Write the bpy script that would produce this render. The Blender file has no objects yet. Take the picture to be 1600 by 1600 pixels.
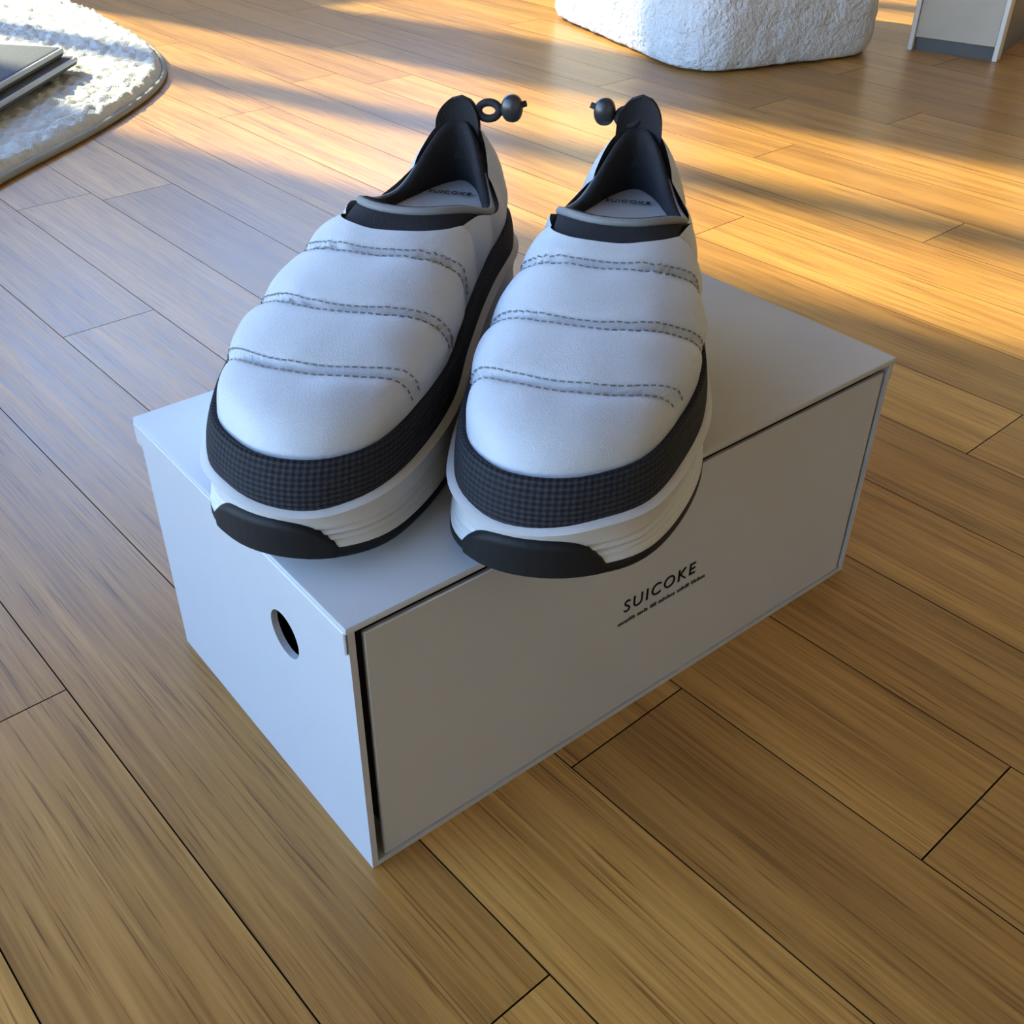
import bpy, bmesh, math, random
from mathutils import Vector, Matrix, noise
C = bpy.context.scene.collection
SC = bpy.context.scene
PI = math.pi
random.seed(7)

# ------------------------------------------------------------------ camera
cam_d = bpy.data.cameras.new('camera')
cam = bpy.data.objects.new('camera', cam_d); C.objects.link(cam)
cam_d.sensor_width = 36.0
cam_d.lens = 36.0 * 1660.26 / 1600.0
cam_d.clip_start = 0.02
cam.matrix_world = Matrix((
    (0.77632416, 0.36635868, -0.5129348, -0.13531974),
    (-0.63026087, 0.46354241, -0.62281592, -0.25772551),
    (0.00959302, 0.80678978, 0.59076072, 0.40454705),
    (0, 0, 0, 1)))
SC.camera = cam

# ------------------------------------------------------------------ view, sky, sun
SC.view_settings.view_transform = 'Standard'
SC.view_settings.look = 'None'
SC.view_settings.gamma = 1.0
SC.view_settings.use_curve_mapping = False
SC.view_settings.exposure = 0.0

SUN_EL = math.radians(33.0)
SUN_AZ = Vector((-0.33, 0.944, 0)).normalized()          # towards the sun
SKY_STRENGTH = 1.9
SUN_STRENGTH = 16.0
world = bpy.data.worlds.new('sky_world'); SC.world = world
world.use_nodes = True
wn = world.node_tree.nodes; wl = world.node_tree.links
bg = wn['Background']
sky = wn.new('ShaderNodeTexSky')
sky.sky_type = 'NISHITA'
sky.sun_disc = False
sky.sun_elevation = SUN_EL
sky.sun_rotation = math.atan2(SUN_AZ.x, SUN_AZ.y)
sky.air_density = 1.0
sky.dust_density = 0.1
sky.ozone_density = 4.5
wl.new(sky.outputs['Color'], bg.inputs['Color'])
bg.inputs['Strength'].default_value = SKY_STRENGTH

sun_d = bpy.data.lights.new('sun', 'SUN')
sun_d.energy = SUN_STRENGTH
sun_d.angle = math.radians(1.2)
sun_d.color = (1.0, 0.95, 0.62)
sun = bpy.data.objects.new('sun', sun_d); C.objects.link(sun)
to_sun = Vector((SUN_AZ.x * math.cos(SUN_EL), SUN_AZ.y * math.cos(SUN_EL), math.sin(SUN_EL)))
sun.rotation_euler = to_sun.to_track_quat('Z', 'Y').to_euler()
sun.location = to_sun * 8

# ------------------------------------------------------------------ helpers
def link(name, me, parent=None, mats=None):
    o = bpy.data.objects.new(name, me); C.objects.link(o)
    if parent is not None: o.parent = parent
    if mats:
        for m in (mats if isinstance(mats, (list, tuple)) else [mats]): me.materials.append(m)
    return o

def bm_obj(name, bm, mat, parent=None, smooth=True, sharp=None):
    bmesh.ops.recalc_face_normals(bm, faces=bm.faces)
    me = bpy.data.meshes.new(name); bm.to_mesh(me); bm.free()
    if smooth:
        for p in me.polygons: p.use_smooth = True
        if sharp is not None: me.set_sharp_from_angle(angle=math.radians(sharp))
    return link(name, me, parent, mat)

def py_obj(name, verts, faces, mat, parent=None, smooth=True, uv=None, sharp=None, recalc=True):
    me = bpy.data.meshes.new(name)
    me.from_pydata([tuple(v) for v in verts], [], faces)
    if recalc:
        bm = bmesh.new(); bm.from_mesh(me); bmesh.ops.recalc_face_normals(bm, faces=bm.faces); bm.to_mesh(me); bm.free()
    if uv is not None:
        ul = me.uv_layers.new(name='UVMap')
        for lp in me.loops: ul.data[lp.index].uv = uv[lp.vertex_index]
    if smooth:
        for p in me.polygons: p.use_smooth = True
        if sharp is not None: me.set_sharp_from_angle(angle=math.radians(sharp))
    me.update()
    return link(name, me, parent, mat)

def box_bm(bm, lo, hi, bevel=0.0, seg=2):
    r = bmesh.ops.create_cube(bm, size=1.0)
    vs = r['verts']
    c = [(a + b) / 2 for a, b in zip(lo, hi)]; s = [b - a for a, b in zip(lo, hi)]
    for v in vs:
        v.co = Vector((c[0] + v.co.x * s[0], c[1] + v.co.y * s[1], c[2] + v.co.z * s[2]))
    if bevel > 0:
        es = list({e for v in vs for e in v.link_edges})
        bmesh.ops.bevel(bm, geom=es, offset=bevel, segments=seg, affect='EDGES', profile=0.5)

def box_obj(name, lo, hi, mat, parent=None, bevel=0.0, seg=2):
    bm = bmesh.new(); box_bm(bm, lo, hi, bevel, seg)
    return bm_obj(name, bm, mat, parent, smooth=bevel > 0, sharp=40)

def empty(name, loc, rotz=0.0):
    o = bpy.data.objects.new(name, None); C.objects.link(o)
    o.location = loc; o.rotation_euler = (0, 0, rotz); o.empty_display_size = 0.05
    return o

def tag(o, label, cat, group=None):
    o['label'] = label; o['category'] = cat
    if group: o['group'] = group
    return o

def struct(o):
    o['kind'] = 'structure'; return o

def tube_mesh(pts, r, n=10, closed=False):
    """a round tube along pts -> verts, faces (capped when open)"""
    pts = [Vector(p) for p in pts]; N = len(pts); V = []; F = []
    prev = None
    for i, p in enumerate(pts):
        if closed: t = (pts[(i + 1) % N] - pts[i - 1]).normalized()
        else: t = (pts[min(i + 1, N - 1)] - pts[max(i - 1, 0)]).normalized()
        if prev is None:
            a = Vector((0, 0, 1)) if abs(t.z) < .9 else Vector((1, 0, 0))
            nrm = t.cross(a).normalized()
        else:
            nrm = (prev - t * prev.dot(t)).normalized()
        prev = nrm; b = t.cross(nrm)
        rr = r[i] if isinstance(r, (list, tuple)) else r
        for k in range(n):
            q = 2 * PI * k / n
            V.append(p + (nrm * math.cos(q) + b * math.sin(q)) * rr)
    M = N if closed else N - 1
    for i in range(M):
        for k in range(n):
            a0 = i * n + k; a1 = i * n + (k + 1) % n
            b0 = ((i + 1) % N) * n + k; b1 = ((i + 1) % N) * n + (k + 1) % n
            F.append((a0, a1, b1, b0))
    if not closed:
        F.append(tuple(range(n))); F.append(tuple(range((N - 1) * n, N * n)))
    return V, F

def smooth01(t):
    t = max(0.0, min(1.0, t)); return t * t * (3 - 2 * t)

# ------------------------------------------------------------------ materials
def new_mat(name):
    m = bpy.data.materials.new(name); m.use_nodes = True
    nt = m.node_tree; return m, nt.nodes, nt.links, nt.nodes['Principled BSDF']

def simple(name, col, rough=0.6, noise_scale=0, noise_amt=0.1, bump=0.0, bump_scale=200.0, sheen=0.0, spec=0.5, bump_dist=0.001):
    m, n, l, p = new_mat(name)
    p.inputs['Base Color'].default_value = (*col, 1); p.inputs['Roughness'].default_value = rough
    p.inputs['Specular IOR Level'].default_value = spec
    if sheen: p.inputs['Sheen Weight'].default_value = sheen
    tc = n.new('ShaderNodeTexCoord')
    if noise_scale:
        tx = n.new('ShaderNodeTexNoise'); tx.inputs['Scale'].default_value = noise_scale; tx.inputs['Detail'].default_value = 4
        l.new(tc.outputs['Object'], tx.inputs['Vector'])
        r = n.new('ShaderNodeMapRange'); r.inputs['To Min'].default_value = 1 - noise_amt; r.inputs['To Max'].default_value = 1 + noise_amt
        l.new(tx.outputs['Fac'], r.inputs['Value'])
        mx = n.new('ShaderNodeVectorMath'); mx.operation = 'SCALE'; mx.inputs[0].default_value = col
        l.new(r.outputs['Result'], mx.inputs['Scale']); l.new(mx.outputs['Vector'], p.inputs['Base Color'])
    if bump:
        t2 = n.new('ShaderNodeTexNoise'); t2.inputs['Scale'].default_value = bump_scale; t2.inputs['Detail'].default_value = 3
        l.new(tc.outputs['Object'], t2.inputs['Vector'])
        b = n.new('ShaderNodeBump'); b.inputs['Strength'].default_value = bump; b.inputs['Distance'].default_value = bump_dist
        l.new(t2.outputs['Fac'], b.inputs['Height']); l.new(b.outputs['Normal'], p.inputs['Normal'])
    return m

def wood_floor_mat():
    m, n, l, p = new_mat('oak_plank')
    tc = n.new('ShaderNodeTexCoord'); oi = n.new('ShaderNodeObjectInfo')
    off = n.new('ShaderNodeVectorMath'); off.operation = 'MULTIPLY_ADD'
    cmb = n.new('ShaderNodeCombineXYZ')
    l.new(oi.outputs['Random'], cmb.inputs['X']); l.new(oi.outputs['Random'], cmb.inputs['Y']); l.new(oi.outputs['Random'], cmb.inputs['Z'])
    l.new(cmb.outputs['Vector'], off.inputs[0]); off.inputs[1].default_value = (7.3, 31.0, 11.0)
    l.new(tc.outputs['Object'], off.inputs[2])
    # broad cathedral figure
    mp1 = n.new('ShaderNodeMapping'); mp1.inputs['Scale'].default_value = (34, 1.3, 34)
    l.new(off.outputs['Vector'], mp1.inputs['Vector'])
    n1 = n.new('ShaderNodeTexNoise'); n1.inputs['Scale'].default_value = 1.0; n1.inputs['Detail'].default_value = 3; n1.inputs['Distortion'].default_value = 1.2
    l.new(mp1.outputs['Vector'], n1.inputs['Vector'])
    # fine streaks
    mp2 = n.new('ShaderNodeMapping'); mp2.inputs['Scale'].default_value = (420, 9, 420)
    l.new(off.outputs['Vector'], mp2.inputs['Vector'])
    n2 = n.new('ShaderNodeTexNoise'); n2.inputs['Scale'].default_value = 1.0; n2.inputs['Detail'].default_value = 4
    l.new(mp2.outputs['Vector'], n2.inputs['Vector'])
    # open pores
    mp3 = n.new('ShaderNodeMapping'); mp3.inputs['Scale'].default_value = (900, 16, 900)
    l.new(off.outputs['Vector'], mp3.inputs['Vector'])
    n3 = n.new('ShaderNodeTexNoise'); n3.inputs['Scale'].default_value = 1.0; n3.inputs['Detail'].default_value = 2
    l.new(mp3.outputs['Vector'], n3.inputs['Vector'])
    por = n.new('ShaderNodeValToRGB'); por.color_ramp.elements[0].position = 0.30; por.color_ramp.elements[1].position = 0.42
    por.color_ramp.elements[0].color = (0.50, 0.44, 0.38, 1); por.color_ramp.elements[1].color = (1, 1, 1, 1)
    l.new(n3.outputs['Fac'], por.inputs['Fac'])
    add = n.new('ShaderNodeMath'); add.operation = 'MULTIPLY_ADD'; add.inputs[1].default_value = 0.5
    l.new(n2.outputs['Fac'], add.inputs[0]); 
    half = n.new('ShaderNodeMath'); half.operation = 'MULTIPLY'; half.inputs[1].default_value = 0.5
    l.new(n1.outputs['Fac'], half.inputs[0]); l.new(half.outputs[0], add.inputs[2])
    cr = n.new('ShaderNodeValToRGB')
    e = cr.color_ramp.elements
    e[0].position = 0.32; e[0].color = (0.205, 0.092, 0.020, 1)
    e[1].position = 0.68; e[1].color = (0.480, 0.248, 0.060, 1)
    mid = e.new(0.5); mid.color = (0.350, 0.170, 0.038, 1)
    l.new(add.outputs[0], cr.inputs['Fac'])
    mul = n.new('ShaderNodeMix'); mul.data_type = 'RGBA'; mul.blend_type = 'MULTIPLY'; mul.inputs['Factor'].default_value = 1.0
    l.new(cr.outputs['Color'], mul.inputs['A']); l.new(por.outputs['Color'], mul.inputs['B'])
    tint = n.new('ShaderNodeValToRGB'); te = tint.color_ramp.elements
    te[0].color = (0.82, 0.78, 0.74, 1); te[1].color = (1.16, 1.16, 1.12, 1)
    t3 = te.new(0.5); t3.color = (1.0, 0.97, 0.92, 1)
    l.new(oi.outputs['Random'], tint.inputs['Fac'])
    mul2 = n.new('ShaderNodeMix'); mul2.data_type = 'RGBA'; mul2.blend_type = 'MULTIPLY'; mul2.inputs['Factor'].default_value = 1.0
    l.new(mul.outputs['Result'], mul2.inputs['A']); l.new(tint.outputs['Color'], mul2.inputs['B'])
    l.new(mul2.outputs['Result'], p.inputs['Base Color'])
    p.inputs['Specular IOR Level'].default_value = 0.52
    rr = n.new('ShaderNodeMapRange'); rr.inputs['To Min'].default_value = 0.26; rr.inputs['To Max'].default_value = 0.42
    l.new(n2.outputs['Fac'], rr.inputs['Value']); l.new(rr.outputs['Result'], p.inputs['Roughness'])
    b = n.new('ShaderNodeBump'); b.inputs['Strength'].default_value = 0.35; b.inputs['Distance'].default_value = 0.0006
    l.new(add.outputs[0], b.inputs['Height']); l.new(b.outputs['Normal'], p.inputs['Normal'])
    return m

def woven_mat(name, col, su, sv, rough=0.8, strength=0.8):
    """ribbed woven fabric; UV in metres (u along the band, v up)"""
    m, n, l, p = new_mat(name)
    p.inputs['Roughness'].default_value = rough; p.inputs['Specular IOR Level'].default_value = 0.15
    uv = n.new('ShaderNodeUVMap')
    sp = n.new('ShaderNodeSeparateXYZ'); l.new(uv.outputs['UV'], sp.inputs['Vector'])
    def wave(src, k):
        a = n.new('ShaderNodeMath'); a.operation = 'MULTIPLY'; a.inputs[1].default_value = k; l.new(src, a.inputs[0])
        s = n.new('ShaderNodeMath'); s.operation = 'SINE'; l.new(a.outputs[0], s.inputs[0]); return s.outputs[0]
    w1 = wave(sp.outputs['Y'], 2 * PI / sv); w2 = wave(sp.outputs['X'], 2 * PI / su)
    mul = n.new('ShaderNodeMath'); mul.operation = 'MULTIPLY'; mul.inputs[1].default_value = 0.45; l.new(w2, mul.inputs[0])
    ad = n.new('ShaderNodeMath'); ad.operation = 'ADD'; l.new(w1, ad.inputs[0]); l.new(mul.outputs[0], ad.inputs[1])
    mr = n.new('ShaderNodeMapRange'); mr.inputs['From Min'].default_value = -1.4; mr.inputs['From Max'].default_value = 1.4
    l.new(ad.outputs[0], mr.inputs['Value'])
    cr = n.new('ShaderNodeValToRGB')
    cr.color_ramp.elements[0].color = (*[c * 0.45 for c in col], 1); cr.color_ramp.elements[1].color = (*[c * 1.5 for c in col], 1)
    l.new(mr.outputs['Result'], cr.inputs['Fac']); l.new(cr.outputs['Color'], p.inputs['Base Color'])
    b = n.new('ShaderNodeBump'); b.inputs['Strength'].default_value = strength; b.inputs['Distance'].default_value = 0.0008
    l.new(mr.outputs['Result'], b.inputs['Height']); l.new(b.outputs['Normal'], p.inputs['Normal'])
    return m

M = {}
M['oak'] = wood_floor_mat()
M['gap'] = simple('floor_gap_dark', (0.025, 0.015, 0.009), 1.0, spec=0.0)
M['card'] = simple('grey_card', (0.37, 0.37, 0.38), 0.34, noise_scale=40, noise_amt=0.03, bump=0.05, bump_scale=600)
M['box_shade'] = simple('box_shade_black', (0.012, 0.012, 0.012), 0.9)  # near-black colour that paints the shade inside the box
M['ink'] = simple('black_ink', (0.005, 0.005, 0.006), 0.8, spec=0.1)
M['ink_soft'] = simple('soft_grey_ink', (0.03, 0.03, 0.03), 0.6)
M['nylon'] = simple('grey_quilted_nylon', (0.365, 0.378, 0.40), 0.55, noise_scale=300, noise_amt=0.06, bump=0.25, bump_scale=1400, sheen=0.15)
M['thread'] = simple('dark_thread', (0.12, 0.12, 0.125), 0.8)
M['band'] = woven_mat('dark_ribbed_band', (0.020, 0.020, 0.024), 0.0026, 0.0018)
M['knit'] = simple('dark_knit_collar', (0.018, 0.017, 0.019), 0.9, bump=0.5, bump_scale=900, spec=0.15)
M['binding'] = simple('grey_collar_binding', (0.15, 0.147, 0.147), 0.7, bump=0.3, bump_scale=900)
M['foam'] = simple('off_white_foam', (0.43, 0.425, 0.42), 0.55, bump=0.12, bump_scale=500)
M['rubber'] = simple('black_rubber', (0.007, 0.007, 0.008), 0.6, bump=0.1, bump_scale=700, spec=0.2)
M['insole'] = simple('grey_insole', (0.27, 0.27, 0.28), 0.8, bump=0.3, bump_scale=900)
M['cord'] = simple('dark_cord', (0.018, 0.017, 0.020), 0.7, spec=0.2)
M['toggle'] = simple('dark_plastic_toggle', (0.02, 0.019, 0.021), 0.3)
M['wall'] = simple('warm_white_paint', (0.76, 0.62, 0.43), 0.85)
M['ceil'] = simple('cream_ceiling_paint', (0.78, 0.68, 0.54), 0.9)
M['frame'] = simple('white_window_paint', (0.75, 0.74, 0.72), 0.4)
M['rug'] = simple('pale_rug_pile', (0.54, 0.54, 0.51), 0.95, noise_scale=120, noise_amt=0.22, bump=0.8, bump_scale=500, bump_dist=0.002, spec=0.0)
M['rug_edge'] = simple('grey_rug_binding', (0.30, 0.31, 0.30), 1.0, bump=0.8, bump_scale=500, spec=0.0)
M['fleece'] = simple('pale_fleece', (0.50, 0.50, 0.51), 0.95, noise_scale=60, noise_amt=0.16, bump=1.0, bump_scale=150, sheen=0.2, bump_dist=0.006, spec=0.05)
M['blanket'] = simple('dark_grey_wool', (0.075, 0.080, 0.095), 0.9, noise_scale=120, noise_amt=0.2, bump=0.6, bump_scale=350)
M['blanket_edge'] = simple('pale_piping', (0.42, 0.46, 0.50), 0.7)
M['tan'] = simple('tan_board', (0.36, 0.27, 0.19), 0.5, noise_scale=14, noise_amt=0.12)
M['tan_edge'] = simple('pale_board_edge', (0.55, 0.46, 0.38), 0.5)
M['dark_wood'] = simple('dark_brown_board', (0.05, 0.038, 0.03), 0.5, noise_scale=18, noise_amt=0.2)
M['grass'] = simple('outdoor_ground', (0.18, 0.17, 0.13), 0.95, noise_scale=3, noise_amt=0.3)

# ------------------------------------------------------------------ the setting
RX0, RX1, RY0, RY1, RH = -1.7, 3.3, -2.0, 3.0, 2.5
floor = struct(box_obj('floor', (RX0, RY0, -0.06), (RX1, RY1, -0.0035), M['gap']))

PW = 0.081
ANG = math.radians(2.6)
plank_cache = {}
def plank_mesh(length):
    key = round(length, 3)
    if key in plank_cache: return plank_cache[key]
    bm = bmesh.new()
    w = PW - 0.0007; g = 0.0008
    box_bm(bm, (-w / 2, -length / 2 + g / 2, -0.0035), (w / 2, length / 2 - g / 2, 0.0))
    bmesh.ops.recalc_face_normals(bm, faces=bm.faces)
    me = bpy.data.meshes.new('plank'); bm.to_mesh(me); bm.free()
    me.materials.append(M['oak']); me.materials.append(M['gap'])
    for p in me.polygons:
        if abs(p.normal.z) < 0.3: p.material_index = 1
    plank_cache[key] = me
    return me
# columns run along local y; joints the photograph shows are placed, the others are random
ca, sa = math.cos(ANG), math.sin(ANG)
LENS = [0.45, 0.6, 0.75, 0.9, 1.05, 1.2]
fixed = {-1: 0.194, 3: -0.158}
rp = random.Random(21)
for k in range(-6, 36):
    xc = -0.0565 + PW * (k + 0.5)
    y = -1.0 + rp.uniform(-0.5, 0.0)
    if k in fixed:
        cuts = [fixed[k]]
        while cuts[0] > -1.1: cuts.insert(0, cuts[0] - rp.choice(LENS[2:]))
    else:
        cuts = [y]
    while cuts[-1] < 2.7: cuts.append(cuts[-1] + rp.choice(LENS))
    for a, b in zip(cuts[:-1], cuts[1:]):
        ym = (a + b) / 2
        wx = ca * xc - sa * ym; wy = sa * xc + ca * ym
        if wx < RX0 + 0.2 or wx > RX1 - 0.1 or wy > RY1 - 0.5 or wy < RY0 + 0.3: continue
        # only the boards the photograph could see (a generous wedge in front of the camera)
        d = Vector((wx + 0.135, wy + 0.2577)); f = d.dot(Vector((0.636, 0.772))); s = d.dot(Vector((0.772, -0.636)))
        if f < -0.9 or abs(s) > 0.75 + max(0, f) * 0.75 + (b - a) / 2: continue
        o = bpy.data.objects.new('plank', plank_mesh(b - a)); C.objects.link(o)
        o.location = (wx, wy, 0); o.rotation_euler = (0, 0, ANG); o.parent = floor

WT = 0.14
def wall_with_openings(name, axis, pos, a0, a1, openings, mat):
    """vertical wall at pos; axis 'y' = plane y=pos running along x, 'x' = plane x=pos running along y"""
    bm = bmesh.new()
    def put(u0, u1, z0, z1):
        if u1 - u0 < 1e-4 or z1 - z0 < 1e-4: return
        if axis == 'y': box_bm(bm, (u0, pos, z0), (u1, pos + WT, z1))
        else: box_bm(bm, (pos - WT if pos < 0 else pos, u0, z0), (pos if pos < 0 else pos + WT, u1, z1))
    u = a0
    for (o0, o1, z0, z1) in sorted(openings):
        put(u, o0, 0, RH); put(o0, o1, 0, z0); put(o0, o1, z1, RH); u = o1
    put(u, a1, 0, RH)
    return struct(bm_obj(name, bm, mat, smooth=False))

WTOP = 2.2
back_open = [(-0.40, 0.20, 0.0, WTOP), (0.36, 2.5, 0.95, WTOP)]
left_open = [(-0.7, 2.8, 0.1, 2.25)]
wall_with_openings('wall_back', 'y', RY1, RX0 - WT, RX1 + WT, back_open, M['wall'])
wall_with_openings('wall_left', 'x', RX0, RY0, RY1, left_open, M['wall'])
wall_with_openings('wall_right', 'x', RX1, RY0, RY1, [], M['wall'])
struct(box_obj('wall_front', (RX0 - WT, RY0 - WT, 0), (RX1 + WT, RY0, RH), M['wall']))
struct(box_obj('ceiling', (RX0 - WT, RY0 - WT, RH), (RX1 + WT, RY1 + WT, RH + 0.1), M['ceil']))
def window_frame(name, axis, pos, u0, u1, z0, z1, bars, rails=()):
    bm = bmesh.new(); t = 0.045; d0, d1 = 0.03, 0.09
    def put(a0, a1, b0, b1):
        if axis == 'y': box_bm(bm, (a0, pos + d0, b0), (a1, pos + d1, b1))
        else: box_bm(bm, (pos - d1, a0, b0), (pos - d0, a1, b1))
    put(u0, u0 + t, z0, z1); put(u1 - t, u1, z0, z1)
    put(u0 + t, u1 - t, z0, z0 + t); put(u0 + t, u1 - t, z1 - t, z1)
    for b in bars: put(b - 0.03, b + 0.03, z0 + t, z1 - t)
    for r in rails: put(u0 + t, u1 - t, r - 0.02, r + 0.02)
    return struct(bm_obj(name, bm, M['frame'], smooth=False))
window_frame('window_1', 'y', RY1, *back_open[0], bars=(-0.10,))
window_frame('window_2', 'y', RY1, *back_open[1], bars=(1.05, 1.75))
window_frame('window_3', 'x', RX0, *left_open[0], bars=(1.2,))

struct(box_obj('wall_glare_block', (-6.0, 8.0, -0.2), (9.0, 8.3, 2.3), simple('glare_block_brown', (0.16, 0.10, 0.06), 0.95, noise_scale=6, noise_amt=0.3)))  # added unseen slab, keeps low sky glare out of the floor reflections

# ------------------------------------------------------------------ the shoe box
BL, BW, BH = 0.335, 0.1864, 0.1434
box = tag(empty('shoe_box', (0, 0, 0)), 'grey cardboard shoe box lettered SUICOKE on the wooden floor under the shoes', 'box')
T = 0.003
LIDT = 0.0035; FL = 0.0105
# carcass: left, right, back walls and bottom; open towards the front panel
bm = bmesh.new()
def hollow_wall(lo, hi): box_bm(bm, lo, hi)
HOLE_Y, HOLE_Z, HOLE_R = 0.055, 0.100, 0.0115
# left wall with a round finger hole, built as a ring of quads around the hole
def wall_with_hole(bm, x0, x1, y0, y1, z0, z1, cy, cz, r, n=32):
    rings = {}
    for xi, x in enumerate((x0, x1)):
        inner = []; outer = []
        for k in range(n):
            a = 2 * PI * k / n; ca_, sa_ = math.cos(a), math.sin(a)
            inner.append(bm.verts.new((x, cy + r * ca_, cz + r * sa_)))
            ts = []
            if ca_ > 1e-6: ts.append((y1 - cy) / ca_)
            if ca_ < -1e-6: ts.append((y0 - cy) / ca_)
            if sa_ > 1e-6: ts.append((z1 - cz) / sa_)
            if sa_ < -1e-6: ts.append((z0 - cz) / sa_)
            t = min(ts); outer.append(bm.verts.new((x, cy + t * ca_, cz + t * sa_)))
        corners = {}
        for k in range(n):
            k2 = (k + 1) % n
            pa, pb = outer[k].co, outer[k2].co
            face = [inner[k], outer[k]]
            if abs(pa.y - pb.y) > 1e-6 and abs(pa.z - pb.z) > 1e-6:
                yy = y1 if max(pa.y, pb.y) > y1 - 1e-6 else y0
                zz = z1 if max(pa.z, pb.z) > z1 - 1e-6 else z0
                face.append(bm.verts.new((x, yy, zz)))
            face += [outer[k2], inner[k2]]
            bm.faces.new(face)
        rings[xi] = (inner, outer)
    for k in range(n):
        k2 = (k + 1) % n
        bm.faces.new((rings[0][0][k], rings[0][0][k2], rings[1][0][k2], rings[1][0][k]))
    # rim of the wall
    box = [(y0, z0), (y1, z0), (y1, z1), (y0, z1)]
    for i in range(4):
        (ya, za), (yb, zb) = box[i], box[(i + 1) % 4]
        vs = [bm.verts.new(c) for c in ((x0, ya, za), (x0, yb, zb), (x1, yb, zb), (x1, ya, za))]
        bm.faces.new(vs)
ZT = BH - LIDT
wall_with_hole(bm, 0.0, T, 0.0, BW, 0.0, ZT, HOLE_Y, HOLE_Z, HOLE_R)
box_bm(bm, (BL - T, 0, 0), (BL, BW, ZT))
box_bm(bm, (T, BW - T, 0), (BL - T, BW, ZT))
box_bm(bm, (T, 0.0, 0), (BL - T, BW - T, T))
carcass = bm_obj('box_body', bm, M['card'], box, smooth=False)
box_obj('box_shade_block', (T + 0.012, T + 0.006, T + 0.0004), (BL - T - 0.0006, BW - T - 0.001, ZT - 0.001), M['box_shade'], box)['label'] = 'near-black block painted as the shade inside the box, seen through slits and hole'  # solid black filler, its colour stands in for the shade within the box
# lid: flat top and a short flange down the two ends and the back
bm = bmesh.new()
box_bm(bm, (-0.0012, -0.001, ZT), (BL + 0.0012, BW + 0.0012, BH), 0.0009, 2)
box_bm(bm, (-0.0016, 0.0, ZT - FL), (-0.0003, BW + 0.001, ZT + 0.001), 0.0005, 1)
box_bm(bm, (BL + 0.0003, 0.0, ZT - FL), (BL + 0.0016, BW + 0.001, ZT + 0.001), 0.0005, 1)
bm_obj('lid', bm, M['card'], box, smooth=True, sharp=35)
# front panel set into the opening with dark slits left, right and above
front = box_obj('front_panel', (T + 0.0042, 0.0006, T + 0.0002), (BL - T - 0.0022, 0.0032, ZT - 0.0042), M['card'], box, 0.0006, 1)

def text_mesh(name, body, size, mat, parent, origin, xdir, updir, depth=0.00025, spacing=1.0, bold=0.0):
    cu = bpy.data.curves.new(name, 'FONT'); cu.body = body; cu.size = size; cu.align_x = 'LEFT'; cu.align_y = 'BOTTOM_BASELINE'
    cu.extrude = depth; cu.space_character = spacing; cu.offset = bold; cu.resolution_u = 4
    to = bpy.data.objects.new(name, cu); C.objects.link(to)
    dg = bpy.context.evaluated_depsgraph_get()
    me = bpy.data.meshes.new_from_object(to.evaluated_get(dg))
    bpy.data.objects.remove(to); bpy.data.curves.remove(cu)
    x = Vector(xdir).normalized(); u = Vector(updir).normalized(); z = x.cross(u)
    mw = Matrix((( x.x, u.x, z.x, origin[0]), (x.y, u.y, z.y, origin[1]), (x.z, u.z, z.z, origin[2]), (0, 0, 0, 1)))
    me.transform(mw)
    o = link(name, me, parent); me.materials.clear(); me.materials.append(mat)
    return o
text_mesh('brand_lettering', 'SUICOKE', 0.0104, M['ink'], front, (0.1462, 0.0004, 0.0688), (1, 0, 0), (0, 0, 1), spacing=1.22, bold=-0.00003)
# the line of tiny print under it is too small to read: a row of letter-high strokes
bm = bmesh.new(); rr = random.Random(3); x = 0.1435
for wlen in (8, 5, 3, 8, 6, 7):
    for i in range(wlen):
        h = 0.0014 if rr.random() < .7 else 0.002
        box_bm(bm, (x, 0.0001, 0.0618), (x + 0.0007 + rr.random() * 0.0003, 0.0007, 0.0618 + h)); x += 0.00145
    x += 0.0014
bm_obj('small_print', bm, M['ink_soft'], front, smooth=False)

# ------------------------------------------------------------------ the shoes
L = 0.285
def catmull_closed(P, n):
    P = [Vector((a, b, 0)) for a, b in P]; N = len(P); pts = []
    for i in range(N):
        p0, p1, p2, p3 = P[i - 1], P[i], P[(i + 1) % N], P[(i + 2) % N]
        for k in range(40):
            t = k / 40
            pts.append(0.5 * ((2 * p1) + (p2 - p0) * t + (2 * p0 - 5 * p1 + 4 * p2 - p3) * t * t + (3 * p1 - p0 - 3 * p2 + p3) * t ** 3))
    # resample by arc length
    d = [0.0]
    for i in range(len(pts)): d.append(d[-1] + (pts[(i + 1) % len(pts)] - pts[i]).length)
    tot = d[-1]; out = []; j = 0
    for k in range(n):
        s = tot * k / n
        while d[j + 1] < s: j += 1
        f = (s - d[j]) / (d[j + 1] - d[j]); out.append(pts[j].lerp(pts[(j + 1) % len(pts)], f))
    return out, tot
# toe at x = 0, heel at x = L; lateral side +y for the shoe on the left of the photograph
CTRL = [(0.0, -0.006), (0.007, 0.016), (0.030, 0.037), (0.085, 0.0505), (0.14, 0.0465), (0.20, 0.0385), (0.25, 0.034), (0.277, 0.021), (0.285, 0.0),
        (0.277, -0.021), (0.25, -0.0335), (0.20, -0.0345), (0.14, -0.0395), (0.085, -0.0465), (0.030, -0.0405), (0.007, -0.026)]
NT = 144
OUT, PERIM = catmull_closed(CTRL, NT)
def out_normal(i):
    t = (OUT[(i + 1) % NT] - OUT[i - 1]).normalized(); return Vector((-t.y, t.x, 0)) if False else Vector((t.y, -t.x, 0))
NRM = [out_normal(i) for i in range(NT)]
cen = Vector((0.14, 0, 0))
if sum(NRM[i].dot(OUT[i] - cen) for i in range(NT)) < 0: NRM = [-v for v in NRM]

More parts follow.
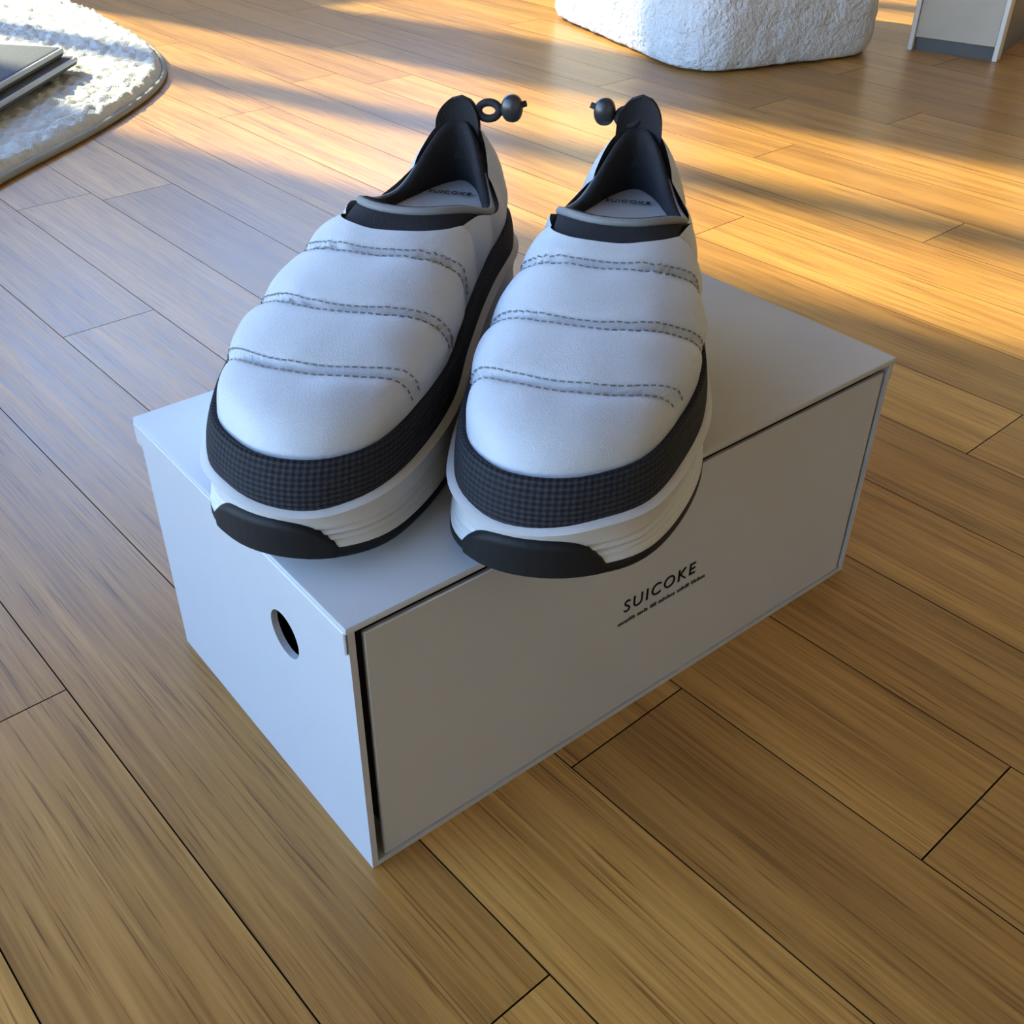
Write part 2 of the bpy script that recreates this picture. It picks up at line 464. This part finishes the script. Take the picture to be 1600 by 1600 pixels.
def z_bot(x):
    return 0.0085 * max(0.0, 1 - x / 0.085) ** 2 + 0.003 * max(0.0, (x - 0.25) / 0.035) ** 2
def z_mid(x):      # top of the midsole
    return 0.0318 + 0.0012 * smooth01(x / 0.1) + 0.004 * smooth01((x - 0.12) / 0.14)
def z_rand(x):     # top of the dark band
    return z_mid(x) + 0.0150 - 0.0015 * smooth01((x - 0.06) / 0.12)

RIMC = 0.2125
def rim_point(i):
    p = OUT[i]; dx = p.x - RIMC
    a = math.atan2(p.y / 0.046, dx / (RIMC if dx < 0 else (L - RIMC)))
    c, s = math.cos(a), math.sin(a)
    ax = 0.0460 if c < 0 else 0.0575
    if c < 0: x = RIMC - ax * abs(c) ** 0.72; y = 0.0300 * math.copysign(abs(s) ** 0.85, s)
    else: x = RIMC + ax * c; y = 0.0300 * s * (1 - 0.54 * c * c)
    f = (x - (RIMC - 0.0460)) / 0.1035
    z = 0.082 - 0.017 * smooth01(f / 0.6) + 0.029 * smooth01((f - 0.60) / 0.40) ** 1.3
    return Vector((x, y, z))
RIM = [rim_point(i) for i in range(NT)]

def shell(i, a, off=0.0, puff=True):
    """point on the upper: i around the outline, a = 0 at the sole .. 1 at the rim"""
    o = OUT[i] - NRM[i] * 0.0025; r = RIM[i]
    zb = z_mid(o.x) - 0.003
    s, c = math.sin(a * PI / 2), math.cos(a * PI / 2)
    wt = 1 - smooth01((o.x - 0.02) / 0.15)           # 1 at the toe, 0 from the waist back
    g_side = 1 - c ** 1.0
    g_toe = 0.02 * math.sin(min(1, a * 2.2) * PI / 2) + 0.98 * a ** 2.0
    g = g_side * (1 - wt) + g_toe * wt
    h_side = 0.75 * s + 0.25 * a
    h_toe = 0.47 * math.sin(min(1, a * 2.3) * PI / 2) ** 0.9 + 0.53 * (0.75 * g_toe + 0.25 * a ** 1.1)
    h = h_side * (1 - wt) + h_toe * wt
    p = Vector((o.x + (r.x - o.x) * g, o.y + (r.y - o.y) * g, zb + (r.z - zb) * h))
    return p
SEAMS = [0.047, 0.087, 0.130]
def seam_coord(p):
    # quilting lines bow backwards towards the sides of the shoe
    return p.x - 9.0 * p.y * p.y * (1.0 if p.y > 0 else 0.75)

NA = 56
def grid_points(a_lo, a_hi, na, off, quilt):
    G = [[shell(i, a_lo + (a_hi - a_lo) * k / na) for i in range(NT)] for k in range(na + 1)]
    N = [[None] * NT for _ in range(na + 1)]
    for k in range(na + 1):
        for i in range(NT):
            du = G[k][(i + 1) % NT] - G[k][i - 1]
            dv = G[min(k + 1, na)][i] - G[max(k - 1, 0)][i]
            n = du.cross(dv)
            if n.length < 1e-12: n = Vector((0, 0, 1))
            N[k][i] = n.normalized()
    # make normals point outwards
    m = na // 3
    if sum(N[m][i].dot(NRM[i]) for i in range(NT)) < 0:
        for k in range(na + 1): N[k] = [-v for v in N[k]]
    R = []
    for k in range(na + 1):
        row = []
        for i in range(NT):
            p = G[k][i]; d = off
            if quilt:
                q = seam_coord(p); a = a_lo + (a_hi - a_lo) * k / na
                fade = smooth01((p.z - z_rand(p.x) + 0.002) / 0.012)
                edges = [0.0] + SEAMS + [0.165, 0.205, 0.245, 0.285]
                best = min(abs(q - e) for e in SEAMS)
                lo = max([e for e in edges if e <= q], default=-0.02); hi = min([e for e in edges if e > q], default=0.3)
                t = (q - lo) / max(1e-6, hi - lo)
                lump = math.sin(PI * max(0, min(1, t))) ** 0.6
                d += fade * (0.0036 * lump - 0.0012 * math.exp(-(best / 0.0022) ** 2))
                d += fade * 0.0007 * noise.noise(Vector((p.x * 60, p.y * 60, p.z * 60)))
            row.append(p + N[k][i] * d)
        R.append(row)
    return R, N

def strip_faces(rows, n, closed=True):
    F = []
    for k in range(rows - 1):
        for i in range(n if closed else n - 1):
            j = (i + 1) % n
            F.append((k * n + i, k * n + j, (k + 1) * n + j, (k + 1) * n + i))
    return F

def mk(side):
    return lambda p: Vector((p.x, p.y * side, p.z))

def build_shoe(loc, rotz, side, label, group, tabz=0.0, cz=0.0, cy_=0.0):
    root = tag(empty('slip_on_shoe', loc, rotz), label, 'shoe', group)
    fl = mk(side)
    # ---- outsole
    rows = [(-0.012, 0.0018), (-0.004, 0.0003), (0.001, 0.0010), (0.0026, 0.0032), (0.0022, 0.0066), (0.0006, 0.0080)]
    V = [];
    for off, dz in rows:
        for i in range(NT):
            p = OUT[i] + NRM[i] * off; V.append(fl(Vector((p.x, p.y, z_bot(OUT[i].x) + dz))))
    F = strip_faces(len(rows), NT)
    n0 = len(V); V.append(fl(Vector((0.14, 0.002, 0.0018)))); V.append(fl(Vector((0.14, 0.002, 0.008))))
    b = (len(rows) - 1) * NT
    for i in range(NT):
        F.append((i, (i + 1) % NT, n0)); F.append((b + i, b + (i + 1) % NT, n0 + 1))
    outsole = py_obj('outsole', V, F, M['rubber'], root, sharp=45)
    # ---- midsole with moulded grooves along its lower half
    V = []; prof = []
    K = 26
    for k in range(K + 1):
        t = k / K
        off = 0.0022 - 0.0030 * math.sin(PI * min(1, t * 1.0)) ** 2 * 0.6 + (0.0012 if t > 0.9 else 0)
        for gpos in (0.14, 0.27, 0.40): off -= 0.0013 * math.exp(-((t - gpos) / 0.028) ** 2)
        if t > 0.93: off -= (t - 0.93) / 0.07 * 0.0035
        prof.append((t, off))
    for t, off in prof:
        for i in range(NT):
            x = OUT[i].x; zb = z_bot(x) + 0.0066; zt = z_mid(x)
            wav = 0.0
            if t > 0.55: wav = 0.0022 * math.sin(PI * (t - .55) / .45 * .5) * (noise.noise(Vector((OUT[i].x * 22, OUT[i].y * 22, 3.1))) )
            p = OUT[i] + NRM[i] * off; V.append(fl(Vector((p.x, p.y, zb + (zt - zb) * t + wav))))
    F = strip_faces(K + 1, NT)
    n0 = len(V); V.append(fl(Vector((0.14, 0, 0.010)))); V.append(fl(Vector((0.14, 0, 0.036))))
    b = K * NT
    for i in range(NT):
        F.append((i, (i + 1) % NT, n0)); F.append((b + i, b + (i + 1) % NT, n0 + 1))
    py_obj('midsole', V, F, M['foam'], root, sharp=70)
    # ---- toe bumper: the outsole rubber turned up over the toe
    V = []; cols = 81; R_ = 14; half = 7.0
    ty = 0.004 if side > 0 else -0.008
    toe_i = min((i for i in range(NT) if OUT[i].x < 0.05), key=lambda i: abs(OUT[i].y - ty))
    def out_at(u):
        i = math.floor(u); f = u - i
        return OUT[i % NT].lerp(OUT[(i + 1) % NT], f), NRM[i % NT].lerp(NRM[(i + 1) % NT], f).normalized()
    for r in range(R_ + 1):
        t = r / R_
        for c in range(cols):
            q = c / (cols - 1) * 2 - 1
            o, nn = out_at(toe_i + q * half)
            top = 0.0186 * (1 - 0.80 * abs(q) ** 3.5)
            edge = min(1.0, (1 - abs(q)) / 0.18) * min(1.0, (1 - t) / 0.12)
            off = 0.0016 + 0.0018 * smooth01(edge)
            p = o + nn * off
            V.append(fl(Vector((p.x, p.y, z_bot(o.x) + 0.003 + (top - 0.003) * t))))
        # close the patch on to the sole
    for c in range(cols):
        o, nn = out_at(toe_i + (c / (cols - 1) * 2 - 1) * half); q = abs(c / (cols - 1) * 2 - 1)
        p = o - nn * 0.004; V.append(fl(Vector((p.x, p.y, z_bot(o.x) + 0.0190 * (1 - 0.80 * q ** 3.5)))))
    F = strip_faces(R_ + 2, cols, False)
    py_obj('toe_bumper', V, F, M['rubber'], root)
    # ---- upper
    A1 = 0.93
    R, N = grid_points(0.0, A1, NA, 0.0, True)
    V = [fl(p) for row in R for p in row]
    py_obj('quilted_upper', V, strip_faces(NA + 1, NT), M['nylon'], root)
    # ---- ribbed dark band round the foot
    V = []; UV = []; KB = 10
    base, NB = grid_points(0.0, 0.6, 120, 0.0, False)
    def at_height(i, z):
        for k in range(120):
            if base[k + 1][i].z >= z:
                f = (z - base[k][i].z) / max(1e-9, base[k + 1][i].z - base[k][i].z)
                return base[k][i].lerp(base[k + 1][i], f), NB[k][i]
        return base[120][i], NB[120][i]
    for k in range(KB + 3):
        for i in range(NT):
            x = OUT[i].x; z0 = z_mid(x) - 0.003; z1 = z_rand(x)
            t = min(1.0, k / KB)
            p, n = at_height(i, z0 + (z1 - z0) * t)
            off = 0.0026 if k <= KB else (0.0018 if k == KB + 1 else -0.0006)
            off += 0.0006 * math.sin(t * PI)
            V.append(fl(p + n * off)); UV.append((PERIM * ((i + NT // 2) % NT) / NT, (z1 - z0) * t))
    py_obj('foot_band', V, strip_faces(KB + 3, NT), M['band'], root, uv=UV)['label'] = 'dark ribbed woven band above the sole'
    # ---- quilting stitches: two rows of short dashes on each seam
    SV = []; SF = []
    for e in SEAMS:
        for dq in (-0.0026, 0.0026):
            pts = []
            for i in range(NT):
                for k in range(NA):
                    q0 = seam_coord(R[k][i]); q1 = seam_coord(R[k + 1][i])
                    tgt = e + dq
                    if (q0 - tgt) * (q1 - tgt) <= 0 and q0 != q1 and R[k][i].z > z_rand(R[k][i].x) + 0.002 and R[k][i].x < 0.2:
                        f = (tgt - q0) / (q1 - q0); p = R[k][i].lerp(R[k + 1][i], f); pts.append((p, N[k][i])); break
            pts.sort(key=lambda a: a[0].y)
            if len(pts) < 3: continue
            # walk the polyline placing dashes
            acc = 0.0; step = 0.0032
            for (p, n), (p2, n2) in zip(pts[:-1], pts[1:]):
                seg = (p2 - p).length
                if seg > 0.012 or seg < 1e-6: continue
                t = acc
                while t < seg:
                    c = p.lerp(p2, t / seg) + n * 0.0003; d = (p2 - p).normalized(); sdir = n.cross(d).normalized()
                    a0 = c - d * 0.0010; a1 = c + d * 0.0010; b0 = len(SV)
                    for q, hgt in ((a0, 0), (a1, 0)):
                        SV += [fl(q - sdir * 0.0004), fl(q + n * 0.0005), fl(q + sdir * 0.0004)]
                    SF += [(b0, b0 + 1, b0 + 4, b0 + 3), (b0 + 1, b0 + 2, b0 + 5, b0 + 4)]
                    t += step
                acc = t - seg
    st = py_obj('stitching', SV, SF, M['thread'], root, recalc=False); st['kind'] = 'stuff'
    # ---- dark stretch collar from the upper to the rim, rolled over and down inside
    V = []; prof = []
    rowsP = []
    for a, off in ((0.90, -0.0012), (0.94, -0.0004), (0.97, 0.0004), (1.0, 0.0006)):
        rowsP.append([shell(i, a) + NRM[i] * off for i in range(NT)])
    ctr = Vector((RIMC + 0.003, 0, 0))
    for inn, dz in ((0.0012, 0.0022), (0.0035, 0.0020), (0.0050, -0.002), (0.0042, -0.012), (0.0010, -0.026), (-0.004, -0.050)):
        row = []
        for i in range(NT):
            r = RIM[i]; d = Vector((ctr.x - r.x, -r.y, 0)); d = d.normalized() if d.length > 1e-6 else d
            zz = max(0.0425, r.z + dz) if dz < -0.04 else r.z + dz
            row.append(Vector((r.x, r.y, 0)) + d * inn + Vector((0, 0, zz)))
        rowsP.append(row)
    V = [fl(p) for row in rowsP for p in row]
    py_obj('collar', V, strip_faces(len(rowsP), NT), M['knit'], root)['label'] = 'dark stretch collar and lining'
    # ---- pale folded binding along the front of the opening
    pts = []
    order = sorted([i for i in range(NT) if RIM[i].x < RIMC + 0.036], key=lambda i: math.atan2(RIM[i].y, -(RIM[i].x - RIMC)))
    for i in order: pts.append(fl(RIM[i] + Vector((0, 0, 0.0008))))
    # thin the list so that the tube stays regular
    keep = [pts[0]]
    for p in pts[1:]:
        if (p - keep[-1]).length > 0.0035: keep.append(p)
    V, F = tube_mesh(keep, [0.0006 + 0.0014 * min(1, 6 * min(k, len(keep) - 1 - k) / len(keep)) for k in range(len(keep))], 10)
    py_obj('collar_binding', V, F, M['binding'], root)
    # ---- insole with its print
    V = [Vector((RIMC, 0, 0.062))]; F = []
    KI = 48
    for rr_ in (0.35, 0.7, 1.0):
        for k in range(KI):
            a = 2 * PI * k / KI
            V.append(Vector((RIMC - 0.004 + 0.067 * rr_ * math.cos(a), 0.0315 * rr_ * math.sin(a), 0.062 + 0.001 * rr_ ** 3)))
    for k in range(KI):
        F.append((0, 1 + k, 1 + (k + 1) % KI))
    for r in range(2):
        for k in range(KI):
            a0 = 1 + r * KI + k; a1 = 1 + r * KI + (k + 1) % KI; F.append((a0, a1, a1 + KI, a0 + KI))
    ins = py_obj('insole', [fl(v) for v in V], F, M['insole'], root)
    text_mesh('insole_print', 'SUICOKE', 0.0056, M['ink_soft'], ins, (0.2455, 0.0125 if side > 0 else 0.0135, 0.0638), (0, -1, 0), (1, 0, 0), depth=0.0002, spacing=1.05)
    # ---- heel counter tab, rising above the rim
    V = []; F = []; W = 12; Hh = 22
    back = L - 0.0105
    for layer in (0, 1):
        for r in range(Hh + 1):
            t = r / Hh
            for c in range(W + 1):
                q = c / W * 2 - 1
                wid = 0.0125 * (1 - 0.12 * t) * (math.sqrt(max(0, 1 - max(0, (t - 0.62) / 0.38) ** 2)) if t > 0.62 else 1)
                z = 0.076 + (0.0315 + tabz) * t
                x = RIMC + 0.0575 - 0.001 + 0.002 * t - 0.006 * (q * wid / 0.0125) ** 2 + (0.0016 if layer == 0 else -0.0034)
                V.append(fl(Vector((x, q * wid, z))))
    n = W + 1; S = (Hh + 1) * n
    for r in range(Hh):
        for c in range(W):
            a = r * n + c; F.append((a, a + 1, a + n + 1, a + n)); F.append((S + a, S + a + n, S + a + n + 1, S + a + 1))
    rimi = [c for c in range(n)] + [r * n + W for r in range(1, Hh + 1)] + [Hh * n + c for c in range(W - 1, -1, -1)] + [r * n for r in range(Hh - 1, 0, -1)]
    for k in range(len(rimi)):
        a, b2 = rimi[k], rimi[(k + 1) % len(rimi)]; F.append((a, b2, S + b2, S + a))
    py_obj('heel_tab', V, F, M['knit'], root, sharp=60)
    # ---- elastic cord looped from the tab towards the other shoe, with its toggle
    y0 = -0.010
    hx = RIMC + 0.0575
    loop = []
    for k in range(20):
        a = 2 * PI * k / 20
        loop.append(fl(Vector((hx - 0.001 + 0.002 * math.sin(a), -0.0125 - cy_ - 0.0056 * math.cos(a), 0.1015 + cz + 0.0036 * math.sin(a)))))
    V, F = tube_mesh(loop, 0.0021, 8, True)
    cord = py_obj('pull_cord', V, F, M['cord'], root)
    bmm = bmesh.new()
    bmesh.ops.create_uvsphere(bmm, u_segments=18, v_segments=12, radius=1.0)
    c0 = fl(Vector((hx - 0.001, -0.0250 - cy_, 0.1035 + cz)))
    for v in bmm.verts:
        q = v.co.copy(); q = Vector((math.copysign(abs(q.x) ** .8, q.x), math.copysign(abs(q.y) ** .8, q.y), q.z))
        v.co = c0 + Vector((q.x * 0.0046, q.y * 0.0058, q.z * 0.0070))
    py = bm_obj('toggle', bmm, M['toggle'], cord)
    V, F = tube_mesh([fl(Vector((hx - 0.001, -0.0185 - cy_, 0.1015 + cz))), fl(Vector((hx - 0.001, -0.0325 - cy_, 0.1065 + cz)))], 0.0016, 8)
    py_obj('cord_tail', V, F, M['cord'], cord)
    return root

GRP = 'pair of grey slip-on shoes on the box'
build_shoe((-0.0055, 0.0435, BH + 0.0004), math.radians(37.3), 1, 'grey quilted slip-on shoe nearer the finger hole, left of the pair on the box', GRP, 0.0, 0.0, 0.003)
build_shoe((0.066, -0.0315, BH + 0.0004), math.radians(39.2), -1, 'grey quilted slip-on shoe whose toe overhangs the lettered front of the box', GRP, 0.004, -0.001, -0.006)

# ------------------------------------------------------------------ rug with a folded blanket
RUGP = [(0.16, 0.99), (0.30, 1.095), (0.41, 1.195), (0.475, 1.275), (0.515, 1.36), (0.54, 1.46), (0.555, 1.60), (0.56, 1.75), (0.55, 1.87), (0.50, 1.99),
        (0.36, 2.12), (0.1, 2.16), (-0.22, 2.05), (-0.55, 1.75), (-0.72, 1.35), (-0.70, 0.95), (-0.52, 0.72), (-0.25, 0.72), (-0.02, 0.84)]
rc, _ = catmull_closed(RUGP, 640)
cx = sum(p.x for p in rc) / len(rc); cy = sum(p.y for p in rc) / len(rc)
rug = tag(empty('rug', (cx, cy, 0)), 'pale grey pile rug with a rounded corner, far left on the wooden floor', 'rug')
RR = 170; V = []; F = []
for r in range(RR + 1):
    t = r / RR
    for i, p in enumerate(rc):
        q = Vector((cx, cy, 0)).lerp(p, t)
        edge = (1 - t) * (p - Vector((cx, cy, 0))).length
        h = 0.017 * smooth01(edge / 0.013) ** 0.5
        h += (0.0050 * noise.noise(Vector((q.x * 62, q.y * 62, 0))) + 0.0045 * noise.noise(Vector((q.x * 125, q.y * 125, 5)))) * min(1, edge / 0.009)
        V.append((q.x - cx, q.y - cy, max(0.0012, h + 0.001)))
for r in range(RR):
    for i in range(len(rc)):
        j = (i + 1) % len(rc); n = len(rc)
        F.append((r * n + i, r * n + j, (r + 1) * n + j, (r + 1) * n + i))
F.append(tuple(range(len(rc))))
py_obj('rug_pile', V, F, M['rug'], rug)
V, F = tube_mesh([(p.x - cx, p.y - cy, 0.0050) for p in rc[::4]], 0.0046, 8, True)
py_obj('rug_binding', V, F, M['rug_edge'], rug)

blk = tag(empty('folded_blanket', (0.385, 1.335, 0.0268)), 'dark grey folded blanket with pale piped edges lying on the rug', 'blanket')
d1 = Vector((-0.69, -0.73, 0)).normalized(); d2 = Vector((-0.66, 0.75, 0)).normalized()
def blanket_layer(name, z0, z1, inset, w1, w2, mat):
    bm = bmesh.new(); box_bm(bm, (inset, inset, z0), (w1, w2, z1), min(0.008, (z1 - z0) * 0.45), 3)
    for v in bm.verts: v.co = d1 * v.co.x + d2 * v.co.y + Vector((0, 0, v.co.z))
    return bm_obj(name, bm, mat, blk)
for nm, z0, z1, ins in (('fold', 0.0, 0.012, 0.0), ('fold', 0.0125, 0.026, 0.012)):
    lay = blanket_layer(nm, z0, z1, ins, 0.40, 0.34, M['blanket'])
    zc = (z0 + z1) / 2 + 0.003
    pts = [d1 * 0.40 + d2 * ins, d1 * (ins + 0.008) + d2 * ins, d1 * ins + d2 * (ins + 0.008), d1 * ins + d2 * 0.34]
    V, F = tube_mesh([p + Vector((0, 0, zc)) for p in pts], 0.0032, 8)
    py_obj('piping', V, F, M['blanket_edge'], lay)

# ------------------------------------------------------------------ fleece ottoman
OW, OD, OH, OR = 0.37, 0.50, 0.36, 0.075
oyaw = math.radians(-14)
ott = tag(empty('ottoman', (1.335, 1.035, 0), oyaw), 'pale fleece-covered ottoman standing in the sun at the top of the floor', 'ottoman')
def rounded_ring(w, d, r, n_c=14, n_s=14):
    pts = []
    for (sx, sy, a0) in ((1, 1, 0), (-1, 1, PI / 2), (-1, -1, PI), (1, -1, 1.5 * PI)):
        for k in range(n_c):
            a = a0 + (PI / 2) * k / n_c
            pts.append((sx * (w / 2 - r) + r * math.cos(a), sy * (d / 2 - r) + r * math.sin(a)))
    # subdivide straight runs
    out = []
    for i, p in enumerate(pts):
        q = pts[(i + 1) % len(pts)]; dd = math.hypot(q[0] - p[0], q[1] - p[1]); m = max(1, int(dd / 0.009))
        for k in range(m): out.append((p[0] + (q[0] - p[0]) * k / m, p[1] + (q[1] - p[1]) * k / m))
    return out
ring = rounded_ring(OW, OD, OR)
V = []; F = []; n = len(ring); prof = []
for k in range(5): prof.append((0.965 + 0.035 * math.sin(k / 4 * PI / 2), 0.004 + 0.05 * (1 - math.cos(k / 4 * PI / 2))))
for k in range(1, 26): prof.append((1.0, 0.054 + (OH - 0.054 - 0.06) * k / 25))
for k in range(1, 9): prof.append((1 - 0.20 * (1 - math.cos(k / 8 * PI / 2)), OH - 0.06 + 0.06 * math.sin(k / 8 * PI / 2)))
for s in (0.6, 0.35, 0.12): prof.append((s, OH + 0.006 * (1 - s)))
for s, z in prof:
    for (x, y) in ring:
        q = Vector((x * s, y * s, z)); nn = Vector((x, y, 0)).normalized()
        d = 0.0045 * noise.noise(q * 55) + 0.003 * noise.noise(q * 120 + Vector((3, 1, 7)))
        V.append(q + nn * d)
F = strip_faces(len(prof), n)
F.append(tuple(range(n))); F.append(tuple(range((len(prof) - 1) * n, len(prof) * n)))
py_obj('fleece_cover', V, F, M['fleece'], ott)
box_obj('base', (-OW / 2 + 0.05, -OD / 2 + 0.05, 0.0), (OW / 2 - 0.05, OD / 2 - 0.05, 0.016), M['dark_wood'], ott)

# ------------------------------------------------------------------ narrow tan cabinet at the top right
cyaw = math.atan2(-0.13, 0.04)                    # along the tan end
cab = tag(empty('cabinet', (1.515, 0.755, 0), cyaw), 'tall tan cabinet end with pale edges and a dark side, right of the ottoman', 'cabinet')
CWd, CDp, CHt = 0.140, 0.45, 0.80
box_obj('end_panel', (0.008, -0.002, 0.02), (CWd - 0.008, 0.016, CHt), M['tan'], cab, 0.001, 1)
for x0 in (0.0, CWd - 0.008): box_obj('edge_strip', (x0, -0.006, 0.0), (x0 + 0.008, 0.018, CHt), M['tan_edge'], cab, 0.001, 1)
box_obj('side_panel', (CWd - 0.018, 0.018, 0.02), (CWd, CDp, CHt), M['dark_wood'], cab, 0.001, 1)
box_obj('side_panel', (0.0, 0.018, 0.02), (0.018, CDp, CHt), M['dark_wood'], cab, 0.001, 1)
box_obj('plinth', (0.006, 0.004, 0.0), (CWd - 0.006, CDp - 0.004, 0.02), M['dark_wood'], cab)
box_obj('top_board', (-0.006, -0.008, CHt), (CWd + 0.006, CDp + 0.006, CHt + 0.02), M['tan'], cab, 0.002, 1)
